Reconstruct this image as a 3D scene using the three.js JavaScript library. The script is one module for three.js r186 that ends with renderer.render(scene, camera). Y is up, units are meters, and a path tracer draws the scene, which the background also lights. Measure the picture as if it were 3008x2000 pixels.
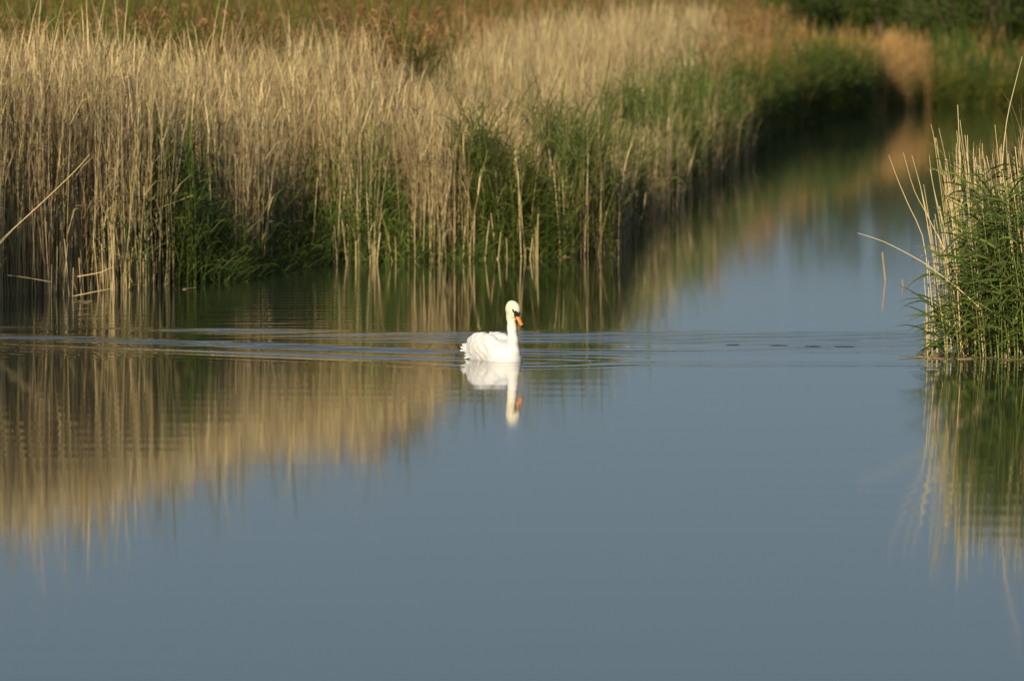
import * as THREE from 'three';
import { MarchingCubes } from 'three/addons/objects/MarchingCubes.js';
import { mergeGeometries } from 'three/addons/utils/BufferGeometryUtils.js';

// ---------------------------------------------------------------- camera, sky, sun, exposure
const scene = new THREE.Scene();
const EYE = 4.0, FOCAL = 25400, HORIZON = -60;            // eye height in metres; lens in photograph pixels; horizon row
const camera = new THREE.PerspectiveCamera(2 * Math.atan(1000 / FOCAL) * 180 / Math.PI, 3008 / 2000, 1, 6000);
camera.position.set(0, EYE, 0);
camera.rotation.x = -Math.atan((1000 - HORIZON) / FOCAL);
camera.focus = 91.5;
camera.userData.fStop = 3.5;

const SUN_AZ = 14 * Math.PI / 180, SUN_EL = 18.5 * Math.PI / 180;   // behind the camera, to its left
const toSun = new THREE.Vector3(-Math.sin(SUN_AZ) * Math.cos(SUN_EL), Math.sin(SUN_EL), Math.cos(SUN_AZ) * Math.cos(SUN_EL));
{
  const W = 512, H = 256, data = new Float32Array(W * H * 4);
  for (let r = 0; r < H; r++) for (let c = 0; c < W; c++) {
    const up = ((r + 0.5) / H - 0.5) * Math.PI, az = ((c + 0.5) / W - 0.5) * 2 * Math.PI;
    const x = Math.cos(az) * Math.cos(up), y = Math.sin(up), z = Math.sin(az) * Math.cos(up);
    const cs = x * toSun.x + y * toSun.y + z * toSun.z, h = Math.max(0, y);
    const glow = 0.5 * Math.pow(Math.max(0, cs), 6);
    const t = 1 - Math.exp(-h * 6), i = (r * W + c) * 4;
    data[i] = 0.224 * (1 - t) + 0.103 * t + glow * 1.0;
    data[i + 1] = 0.286 * (1 - t) + 0.172 * t + glow * 0.85;
    data[i + 2] = 0.316 * (1 - t) + 0.285 * t + glow * 0.6;
    data[i + 3] = 1;
  }
  const sky = new THREE.DataTexture(data, W, H, THREE.RGBAFormat, THREE.FloatType);
  sky.mapping = THREE.EquirectangularReflectionMapping; sky.magFilter = THREE.LinearFilter; sky.needsUpdate = true;
  scene.background = sky; scene.environment = sky;
}
const sun = new THREE.DirectionalLight(new THREE.Color().setRGB(1, 0.85, 0.61), 5.0);
sun.name = 'sun';
sun.target.position.set(0, 0, -130); sun.position.copy(sun.target.position).addScaledVector(toSun, 400);
sun.castShadow = true; sun.shadow.mapSize.set(4096, 4096);
Object.assign(sun.shadow.camera, { left: -160, right: 160, top: 160, bottom: -160, near: 1, far: 900 });
scene.add(sun, sun.target);
const renderer = new THREE.WebGLRenderer({ antialias: true });
renderer.toneMapping = THREE.LinearToneMapping; renderer.toneMappingExposure = 1.12;
renderer.shadowMap.enabled = true;

// ---------------------------------------------------------------- helpers
function rng(seed) { let s = seed | 0; return () => { s = (s + 0x6d2b79f5) | 0; let t = Math.imul(s ^ (s >>> 15), 1 | s); t = (t + Math.imul(t ^ (t >>> 7), 61 | t)) ^ t; return ((t ^ (t >>> 14)) >>> 0) / 4294967296; }; }
const lerp = (a, b, t) => a + (b - a) * t, clamp = (x, a, b) => Math.min(b, Math.max(a, x));
const smooth = (x, a, b) => { const t = clamp((x - a) / (b - a), 0, 1); return t * t * (3 - 2 * t); };
const hash2 = (x, y) => { let h = Math.imul(x, 374761393) + Math.imul(y, 668265263) | 0; h = Math.imul(h ^ (h >>> 13), 1274126177); return ((h ^ (h >>> 16)) >>> 0) / 4294967296; };
function noise2(x, y) { const ix = Math.floor(x), iy = Math.floor(y), fx = x - ix, fy = y - iy, u = fx * fx * (3 - 2 * fx), v = fy * fy * (3 - 2 * fy); return lerp(lerp(hash2(ix, iy), hash2(ix + 1, iy), u), lerp(hash2(ix, iy + 1), hash2(ix + 1, iy + 1), u), v); }
// a place on the water from where the photograph shows it, and a point at a given distance
const depthOf = (py) => FOCAL * EYE / (py - HORIZON);
const at = (px, py, D) => new THREE.Vector3((px - 1504) * D / FOCAL, EYE - (py - HORIZON) * D / FOCAL, -D);
const onWater = (px, py) => at(px, py, depthOf(py));
const taken = new Map();
function numbered(name) { const n = taken.get(name) ?? 0; taken.set(name, n + 1); return n ? name + '_' + String(n).padStart(3, '0') : name; }
function tag(o, label, category, group, kind) { if (label) o.userData.label = label; if (category) o.userData.category = category; if (group) o.userData.group = group; if (kind) o.userData.kind = kind; return o; }
function shade(o) { o.traverse((m) => { if (m.isMesh) { m.castShadow = true; m.receiveShadow = true; } }); return o; }
function addThing(o) { o.name = numbered(o.name); shade(o); scene.add(o); return o; }
function mesh(name, g, m, parent) { const o = new THREE.Mesh(g, m); o.name = name; if (parent) parent.add(o); return o; }
const std = (o) => new THREE.MeshStandardMaterial(o);
const rgb = (r, g, b) => new THREE.Color().setRGB(r, g, b);

// triangle soup with normals and vertex colours
class Soup {
  constructor() { this.p = []; this.n = []; this.c = []; this.i = []; }
  vert(p, n, c) { this.p.push(p.x, p.y, p.z); this.n.push(n.x, n.y, n.z); this.c.push(c[0], c[1], c[2]); return this.p.length / 3 - 1; }
  tube(pts, radii, cols, sides = 3) {
    const k = pts.length, t = new THREE.Vector3(), a = new THREE.Vector3(), b = new THREE.Vector3(), n = new THREE.Vector3(), q = new THREE.Vector3();
    let ref = new THREE.Vector3(0, 0, 1), prev = -1;
    t.subVectors(pts[k - 1], pts[0]).normalize(); if (Math.abs(t.z) > 0.9) ref.set(1, 0, 0);
    for (let j = 0; j < k; j++) {
      t.subVectors(pts[Math.min(k - 1, j + 1)], pts[Math.max(0, j - 1)]).normalize();
      a.crossVectors(t, ref).normalize(); b.crossVectors(a, t);
      const first = this.p.length / 3;
      for (let s = 0; s < sides; s++) {
        const w = s / sides * Math.PI * 2;
        n.copy(a).multiplyScalar(Math.cos(w)).addScaledVector(b, Math.sin(w));
        q.copy(pts[j]).addScaledVector(n, radii[j]);
        this.vert(q, n, cols[j]);
      }
      if (prev >= 0) for (let s = 0; s < sides; s++) { const s1 = (s + 1) % sides; this.i.push(prev + s, first + s, prev + s1, prev + s1, first + s, first + s1); }
      prev = first;
    }
  }
  // a blade along pts, its flat side across `side`
  blade(pts, widths, side, col) {
    const t = new THREE.Vector3(), n = new THREE.Vector3(), q = new THREE.Vector3(); let prev = -1;
    for (let j = 0; j < pts.length; j++) {
      t.subVectors(pts[Math.min(pts.length - 1, j + 1)], pts[Math.max(0, j - 1)]).normalize();
      n.crossVectors(side, t).normalize();
      const f = this.p.length / 3;
      for (const s of [-1, 1]) { q.copy(pts[j]).addScaledVector(side, s * widths[j] / 2); this.vert(q, n, col); }
      if (prev >= 0) this.i.push(prev, prev + 1, f, prev + 1, f + 1, f);
      prev = f;
    }
  }
  build() {
    const g = new THREE.BufferGeometry();
    g.setAttribute('position', new THREE.Float32BufferAttribute(this.p, 3)); g.setAttribute('normal', new THREE.Float32BufferAttribute(this.n, 3));
    g.setAttribute('color', new THREE.Float32BufferAttribute(this.c, 3)); g.setIndex(this.i); return g;
  }
}

// ---------------------------------------------------------------- materials
const M = {
  dry: std({ vertexColors: true, roughness: 0.62, side: THREE.DoubleSide, name: 'dry reed' }),
  green: new THREE.MeshPhysicalMaterial({ vertexColors: true, roughness: 0.62, side: THREE.DoubleSide, specularIntensity: 0.45, transmission: 0.25, thickness: 0, name: 'green leaf' }),
  greenStem: std({ vertexColors: true, roughness: 0.55, name: 'green stem' }),
};
M.water = new THREE.MeshPhysicalMaterial({ color: rgb(0.026, 0.036, 0.020), roughness: 0.042, ior: 1.333, name: 'pond water' });
const DRY = [[0.51, 0.395, 0.19], [0.45, 0.34, 0.162], [0.365, 0.263, 0.13], [0.57, 0.46, 0.245], [0.29, 0.20, 0.10], [0.20, 0.133, 0.075], [0.42, 0.345, 0.155]];
const GREEN = [[0.074, 0.118, 0.018], [0.092, 0.138, 0.021], [0.058, 0.096, 0.017], [0.135, 0.180, 0.028], [0.088, 0.115, 0.022]];
const pick = (list, r) => list[Math.floor(r() * list.length) % list.length];
const vary = (c, r, s = 0.14) => { const k = 1 + (r() - 0.5) * 2 * s; return [c[0] * k, c[1] * k, c[2] * k * (1 + (r() - 0.5) * 0.1)]; };

// ---------------------------------------------------------------- shorelines
// the left bank and the far bank: one shoreline, read from the waterline of the photograph, carried on beyond the frame and bulged there, unseen, to shade the left foot
const SHORE = [[-60, 52], [-30, 66], [-22, 84], [-13, 94], [-8.0, 98.0], [-7.75, 104]];
for (const [px, py] of [[0, 868], [300, 851], [450, 833], [560, 817], [680, 793], [770, 777], [900, 769], [1100, 766], [1300, 757], [1500, 753], [1640, 748], [1730, 738], [1770, 662], [1860, 638], [1960, 566], [2060, 524], [2150, 444], [2250, 394], [2340, 362], [2500, 342], [2570, 322], [2700, 311], [3100, 303]]) { const p = onWater(px, py); SHORE.push([p.x, -p.z]); }
SHORE.push([40, 292], [120, 300]);
const bankD = (x) => { for (let k = 1; k < SHORE.length; k++) if (x < SHORE[k][0]) { const a = SHORE[k - 1], b = SHORE[k]; return lerp(a[1], b[1], clamp((x - a[0]) / (b[0] - a[0]), 0, 1)); } return 300; };
function toShore(x, D) {   // metres inland of the left and far shoreline, negative over the water
  let best = 1e9;
  for (let k = 1; k < SHORE.length; k++) {
    const [ax, ad] = SHORE[k - 1], [bx, bd] = SHORE[k], vx = bx - ax, vd = bd - ad, t = clamp(((x - ax) * vx + (D - ad) * vd) / (vx * vx + vd * vd), 0, 1);
    best = Math.min(best, Math.hypot(x - ax - vx * t, D - ad - vd * t));
  }
  return D > bankD(x) ? best : -best;
}
const rightBankX = (D) => Math.max(7.2, 0.0592 * D + 2.5);

// ---------------------------------------------------------------- ground and water
{
  const xs = [], ds = [];
  for (let x = -2500; x < -100; x += 150) xs.push(x); for (let x = -100; x < -20; x += 8) xs.push(x); for (let x = -20; x < 24; x += 0.7) xs.push(x); for (let x = 24; x < 100; x += 8) xs.push(x); for (let x = 100; x <= 2500; x += 150) xs.push(x);
  for (let d = -400; d < -20; d += 40) ds.push(d); for (let d = -20; d < 80; d += 3) ds.push(d); for (let d = 80; d < 310; d += 1.2) ds.push(d); for (let d = 310; d < 500; d += 10) ds.push(d); for (let d = 500; d <= 5200; d += 250) ds.push(d);
  const p = [], c = [], idx = [], nx = xs.length;
  for (const d of ds) for (const x of xs) {
    const s = Math.max(toShore(x, d), Math.min(x - rightBankX(d), 20), 10 - d);
    let y = lerp(-0.45, 0.10, smooth(s, -1.6, 1.2)) + 0.05 * noise2(x * 0.9, d * 0.9) * smooth(s, -1, 1);
    y += 2.4 * smooth(6 - d, 0, 5) * (1 - smooth(-d, 2, 12));                  // the dyke that the photographer stands on
    p.push(x, y, -d);
    const k = 0.75 + 0.5 * noise2(x * 1.7 + 9, d * 1.7), far = smooth(s, 60, 200);
    c.push(lerp(0.075, 0.10, far) * k, lerp(0.055, 0.10, far) * k, lerp(0.030, 0.035, far) * k);
  }
  for (let j = 0; j + 1 < ds.length; j++) for (let i = 0; i + 1 < nx; i++) { const a = j * nx + i; idx.push(a, a + 1, a + nx, a + 1, a + nx + 1, a + nx); }
  const g = new THREE.BufferGeometry(); g.setAttribute('position', new THREE.Float32BufferAttribute(p, 3)); g.setAttribute('color', new THREE.Float32BufferAttribute(c, 3)); g.setIndex(idx); g.computeVertexNormals();
  const o = mesh('ground', g, std({ vertexColors: true, roughness: 1, name: 'marsh soil' })); tag(o, 'brown marsh soil under the reeds and the pond', 'ground', null, 'structure'); addThing(o);
}

const SWAN = onWater(1457, 1058); SWAN.y = 0;
const HEADING = 60 * Math.PI / 180;                                   // turned from picture-right towards the camera
const trail = [-Math.cos(HEADING), Math.sin(HEADING)];                // behind the swan, in (x, depth)
function waveHeight(x, D) {
  let h = 0;
  // slow swell over the whole pond
  const calm = 1 - 0.9 * smooth(D, 98, 112);
  h += calm * (0.00016 * Math.sin(D * 1.15 + 0.9 * x + 5 * noise2(x * 0.3, D * 0.3)) + 0.00012 * Math.sin(D * 2.6 - 1.5 * x + 6 * noise2(x * 0.4 + 7, D * 0.4)));
  h += 0.00055 * smooth(noise2(x * 0.22 + 60, D * 0.12), 0.45, 0.8) * (1 - smooth(D, 84, 88)) * Math.sin(D * 5 + 0.8 * x + 4 * noise2(x * 0.5, D * 0.35));
  h += smooth(-x, 0.6, 3.2) * smooth(D, 98.5, 100.5) * (0.0016 * Math.sin(D * 7.2 + x * 0.9 + 3 * noise2(x * 0.5 + 3, D * 0.5)) + 0.0009 * Math.sin(D * 12.5 - x * 0.7 + 4 * noise2(x * 0.7, D * 0.8))) * lerp(0.5, 1.3, noise2(x * 0.4 + 20, D * 0.4));
  const dx = x - SWAN.x, dd = D + SWAN.z;
  const along = dx * trail[0] + dd * trail[1], across = dx * trail[1] - dd * trail[0];   // across > 0: camera's right/far side
  // the rippled lane across the pond: a faint breeze-ruffled strip, with two stronger streaks of the swan's wake left of it
  const wob = 1.6 * (noise2(x * 0.35 + 2, D * 0.3) - 0.5), Dw = D + wob;
  const low = x < SWAN.x ? lerp(91.4, 96.0, clamp((SWAN.x - x) / 5.6, 0, 1.6)) : 91.3;
  const lane = smooth(Dw, low, low + 1.6) * (1 - smooth(Dw, 97.0, 99.6)) * lerp(1, 0.42, smooth(dx, 0.4, 2.5)) * lerp(1, 0.35, smooth(-dx, 1.5, 4)) * smooth(noise2(x * 0.25 + 3, D * 0.7), 0.15, 0.85);
  const s1 = clamp((SWAN.x - x) / 5.6, 0, 1.5), streak2 = Math.exp(-Math.pow((D + 0.5 * wob - lerp(92.3, 96.9, s1)) / lerp(0.45, 0.75, s1), 2)) * smooth(-dx, 0.3, 1.2);
  const streak1 = Math.exp(-Math.pow((D + 0.6 * wob - 98.7 - 0.15 * (s1 - 0.7)) / 0.75, 2)) * smooth(-dx, 1.2, 3.5);
  const a = 0.32 * lane + 0.95 * streak1 * smooth(noise2(x * 0.4 + 1, D * 0.5), 0.1, 0.6) + 1.0 * streak2;
  if (a > 0.002) {
    h += a * 0.0072 * Math.sin(D * 9.5 + x * 1.9 + 2.6 * noise2(x * 0.6, D * 0.7));
    h += a * 0.0042 * Math.sin(D * 15.5 - x * 1.2 + 3.2 * noise2(x * 0.8 + 5, D * 0.9));
    h += a * 0.0015 * Math.sin(D * 34 + x * 4 + 4 * noise2(x * 1.1, D * 1.6));
  }
  // near arm of the wake: long even wavelets running off towards the camera
  if (along > -0.4) {
    const off = -across;                                             // towards the camera's left side
    const edge = along * 0.36 + 0.12, q = off - edge;
    const arm = Math.exp(-Math.max(0, q) / (0.5 + along * 0.16)) * smooth(q, -0.5, 0.1) * smooth(along, -0.3, 0.8) / (1 + along * 0.07);
    h += arm * 0.0050 * Math.sin(q * 8.6 + 0.4 * Math.sin(along * 0.8));
    const slow = smooth(D, 82, 86) * Math.exp(-Math.max(0, q) / (0.5 + along * 0.26)) * smooth(q, -0.3, 0.3) * smooth(along, -0.2, 1.0);
    h += slow * 0.0058 * Math.sin(q * 9.6 + 0.5 * Math.sin(along * 0.6)) * (0.6 + 0.8 * noise2(along * 0.6, q * 0.5));
    h += slow * 0.0011 * Math.sin(q * 23 + 1.5 * Math.sin(along * 1.1) + 3 * noise2(along * 0.9, q * 1.2)) * smooth(noise2(along * 0.5 + 8, q * 0.8), 0.3, 0.7);
    const far = across - edge, b = Math.exp(-Math.max(0, far) / (0.7 + along * 0.12)) * smooth(far, -0.6, 0.1) * smooth(along, -0.3, 0.8) / (1 + along * 0.07);
    h += b * 0.0022 * (1 - smooth(D, 96.5, 99.5)) * Math.sin(far * 9.2 + 0.5 * Math.sin(along * 0.7));
  }
  // bow rings
  const r = Math.hypot(dx - 0.25, dd + 0.4);
  h += 0.0020 * Math.exp(-Math.pow((r - 0.9) / 0.7, 2)) * Math.sin(r * 9) * smooth(-along, -0.6, 0.4);
  const lines = Math.exp(-Math.pow((D - 89.9 + 0.05 * dx) / 0.9, 2)) * smooth(dx, 0.2, 2);
  h += lines * 0.0016 * Math.sin(D * 7.6 + dx * 0.25 + 1.2 * noise2(x * 0.3, D * 0.8));
  return h;
}
{
  const xs = [], ds = [];
  for (let x = -90; x < -9; x += 4) xs.push(x); for (let x = -9; x < 7.5; x += 0.11) xs.push(x); for (let x = 7.5; x <= 125; x += 4) xs.push(x);
  for (let d = 2; d < 44; d += 2) ds.push(d); for (let d = 44; d < 81; d += 0.22) ds.push(d); for (let d = 81; d < 88; d += 0.05) ds.push(d); for (let d = 88; d < 100.5; d += 0.032) ds.push(d); for (let d = 100.5; d < 111; d += 0.06) ds.push(d); for (let d = 111; d < 132; d += 0.12) ds.push(d); for (let d = 132; d <= 305; d += 0.5) ds.push(d);
  const p = new Float32Array(xs.length * ds.length * 3), n = new Float32Array(p.length), idx = [], nx = xs.length, e = 0.01; let k = 0;
  for (const d of ds) for (const x of xs) {
    const inFine = x > -9 && x < 7.6 && d > 44 && d < 300, w = inFine ? 1 : 0, y = w ? waveHeight(x, d) : 0;
    const sx = w ? (waveHeight(x + e, d) - y) / e : 0, sd = w ? (waveHeight(x, d + e) - y) / e : 0, l = Math.hypot(sx, 1, sd);
    p[k] = x; p[k + 1] = y; p[k + 2] = -d; n[k] = -sx / l; n[k + 1] = 1 / l; n[k + 2] = sd / l; k += 3;
  }
  for (let j = 0; j + 1 < ds.length; j++) for (let i = 0; i + 1 < nx; i++) { const a = j * nx + i; idx.push(a, a + 1, a + nx, a + 1, a + nx + 1, a + nx); }
  const g = new THREE.BufferGeometry(); g.setAttribute('position', new THREE.BufferAttribute(p, 3)); g.setAttribute('normal', new THREE.BufferAttribute(n, 3)); g.setIndex(idx);
  const o = mesh('water', g, M.water); tag(o, 'still grey-blue pond water mirroring the reeds', 'water', null, 'structure'); addThing(o);
}

// ---------------------------------------------------------------- reed shapes
function stemPath(base, h, lean, az, bend, k = 5) {
  const pts = [], ca = Math.cos(az), sa = Math.sin(az);
  for (let j = 0; j < k; j++) { const t = j / (k - 1), off = (lean * t + bend * t * t) * h; pts.push(new THREE.Vector3(base.x + ca * off, base.y + h * t * (1 - 0.25 * bend * bend * t), base.z + sa * off)); }
  return pts;
}
const onPath = (pts, t) => { const u = clamp(t, 0, 0.9999) * (pts.length - 1), j = Math.floor(u); return pts[j].clone().lerp(pts[j + 1], u - j); };
function leafPath(from, len, az, rise, droop, k = 4) {
  const pts = []; for (let j = 0; j < k; j++) { const t = j / (k - 1); pts.push(new THREE.Vector3(from.x + Math.cos(az) * len * t, from.y + len * (rise * t - droop * t * t), from.z + Math.sin(az) * len * t)); } return pts;
}
const sideOf = (az, tilt) => new THREE.Vector3(-Math.sin(az) * Math.cos(tilt), Math.sin(tilt), Math.cos(az) * Math.cos(tilt));
function dryStem(S, r, base, h, rad, o = {}) {
  const c = vary(pick(o.cols ?? DRY, r), r), az = r() * 6.283, pts = stemPath(base, h, (r() - 0.5) * (r() < 0.06 ? 0.4 : 0.12) + (o.lean ?? 0), az, (r() - 0.3) * 0.14, 5);
  const c2 = vary(c, r, 0.1);
  S.tube(pts, pts.map((_, j) => rad * lerp(1, 0.3, j / 4)), [c, c, c2, c2, c2], 3);
  const leaves = o.leaves ?? 3;
  for (let k = 0; k < leaves; k++) {                                         // torn leaf sheaths left from last year
    const t = 0.25 + r() * 0.7, f = onPath(pts, t), a = r() * 6.283, len = 0.10 + r() * 0.26, lp = leafPath(f, len, a, 1.6 + r() * 2.2, 0.5 + r() * 1.4, 3);
    S.blade(lp, [0.012, 0.010, 0.002], sideOf(a, (r() - 0.5) * 1.5), vary(c, r, 0.2));
  }
  if (o.plume && r() < o.plume) plume(S, r, pts[4], o.plumeCols);
}
const PLUME = [[0.27, 0.165, 0.075], [0.34, 0.22, 0.11], [0.40, 0.28, 0.15], [0.22, 0.13, 0.06]];
function plume(S, r, top, cols = PLUME) {
  const a0 = r() * 6.283, c = vary(pick(cols, r), r);
  for (let k = 0; k < 9; k++) { const a = a0 + (r() - 0.5) * 2.2, f = top.clone(); f.y += -0.04 + k * 0.022; S.blade(leafPath(f, 0.10 + r() * 0.08, a, 1.5, 1.1 + r(), 3), [0.008, 0.018, 0.004], sideOf(a, r() * 3), c); }
}
function greenStem(S, L, r, base, h, o = {}) {
  const c = vary(pick(GREEN, r), r), az = r() * 6.283, pts = stemPath(base, h, (r() - 0.5) * 0.14, az, (r() - 0.3) * 0.16, 5);
  S.tube(pts, pts.map((_, j) => 0.0055 * lerp(1, 0.35, j / 4)), pts.map(() => [c[0] * 1.2, c[1] * 1.2, c[2] * 1.2]), 3);
  const n = o.n ?? 10, a0 = r() * 6.283;
  for (let k = 0; k < n; k++) {
    const t = 0.18 + 0.8 * (k + r() * 0.6) / n, a = a0 + (k % 2) * Math.PI + (r() - 0.5) * 1.4, len = (0.28 + r() * 0.26) * (o.scale ?? 1), w = (0.016 + r() * 0.012) * (o.scale ?? 1);
    L.blade(leafPath(onPath(pts, t), len, a, 1.0 + r() * 1.6, 0.35 + r() * 1.2, 4), [w * 0.5, w, w * 0.8, 0.001], sideOf(a, (r() - 0.5) * 2.8), vary(pick(GREEN, r), r, 0.2));
  }
}
function dryTuft(seed, o = {}) {
  const r = rng(seed), S = new Soup(), n = o.n ?? 17, R = o.R ?? 0.26;
  for (let k = 0; k < n; k++) dryStem(S, r, new THREE.Vector3((r() - 0.5) * 2 * R, 0, (r() - 0.5) * 2 * R), (o.h ?? 3.2) * (0.66 + 0.36 * Math.sqrt(r())), 0.0043 + r() * 0.0037, o);
  return S.build();
}
function greenTuft(seed, o = {}) {
  const r = rng(seed), S = new Soup(), n = o.n ?? 6, R = o.R ?? 0.2;
  for (let k = 0; k < n; k++) greenStem(S, S, r, new THREE.Vector3((r() - 0.5) * 2 * R, 0, (r() - 0.5) * 2 * R), (o.h ?? 2) * (0.65 + 0.4 * r()), { n: o.leaves ?? 10, scale: o.scale });
  return S.build();
}
// tufts spread over many places: one named object of uncountable stems
const mat4 = new THREE.Matrix4(), quat = new THREE.Quaternion(), eul = new THREE.Euler();
function spread(name, label, category, tufts, material, places, partName) {
  const g = new THREE.Group(); g.name = name; tag(g, label, category, null, 'stuff');
  const lists = tufts.map(() => []);
  places.forEach((p, k) => lists[p.v !== undefined ? p.v % tufts.length : k % tufts.length].push(p));
  lists.forEach((list, v) => {
    if (!list.length) return;
    const im = new THREE.InstancedMesh(tufts[v], material, list.length); im.name = partName; im.userData.kind = 'stuff';
    list.forEach((p, k) => {
      eul.set(p.tx ?? 0, p.turn, p.tz ?? 0); quat.setFromEuler(eul);
      mat4.compose(new THREE.Vector3(p.x, p.y, p.z), quat, new THREE.Vector3(p.w ?? 1, p.s, p.w ?? 1)); im.setMatrixAt(k, mat4);
      im.setColorAt(k, rgb(...(p.c ?? [1, 1, 1])));
    });
    g.add(im);
  });
  return addThing(g);
}
const groundY = (s) => lerp(-0.45, 0.10, smooth(s, -1.6, 1.2));

// ---------------------------------------------------------------- reed beds
const GREEN_PATCH = [   // px centre, inland metres, half-width in metres, height in metres, share of dry stalks kept, label
  [466, -0.25, 0.40, 2.4, 0.3, 'tall dark green clump nearest the left edge of the left bank'], [575, -0.45, 0.55, 1.35, 0.3, 'lower green clump just right of the tall dark one on the left bank'],
  [1395, -0.1, 0.30, 2.5, 0.65, 'narrow green clump on the bank straight above the back of the swan'], [1480, -0.1, 0.42, 2.3, 0.55, 'dense green clump on the bank straight above the head of the swan'], [1570, -0.2, 0.35, 1.5, 0.5, 'low green clump behind bare stalks right of the swan'],
  [1690, 0.1, 0.6, 2.3, 0.50, 'green clump at the corner where the left bank turns away'], [1800, 0.0, 0.9, 2.2, 0.50, 'broad green clump just past the corner of the left bank'], [1900, 0.4, 1.1, 2.1, 0.35, 'green clump at the middle of the receding bank'], [2000, 0.4, 1.5, 2.1, 0.3, 'green clump farther up the receding bank'], [2085, 0.6, 1.6, 2.0, 0.25, 'green clump at the end of the pale reeds, up the channel'],
];
const shorePoint = (px) => { let best = null, e = 1e9; for (let k = 1; k < SHORE.length; k++) for (let t = 0; t < 1; t += 0.02) { const x = lerp(SHORE[k - 1][0], SHORE[k][0], t), d = lerp(SHORE[k - 1][1], SHORE[k][1], t), q = Math.abs(x / d * FOCAL + 1504 - px); if (q < e) { e = q; best = [x, d]; } } return best; };
const patches = GREEN_PATCH.map(([px, inl, hw, h, keep, label]) => { const [x, d] = shorePoint(px); return { x: x - inl * 0.3, d: d + inl, hw, h, keep, label }; });
const frontHeight = (px) => px < 500 ? lerp(0.96, 0.88, clamp(px / 500, 0, 1)) : px < 1000 ? lerp(0.88, 0.80, (px - 500) / 500) : px < 1500 ? lerp(0.80, 0.58, (px - 1000) / 500) : 0.50;
const SHORE_D = []; for (let px = -1500; px <= 3400; px += 10) SHORE_D.push(shorePoint(px)[1]);
const shoreDepth = (px) => SHORE_D[clamp(Math.round((px + 1500) / 10), 0, SHORE_D.length - 1)];
const pxOf = (x, D) => x / D * FOCAL + 1504;
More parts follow.
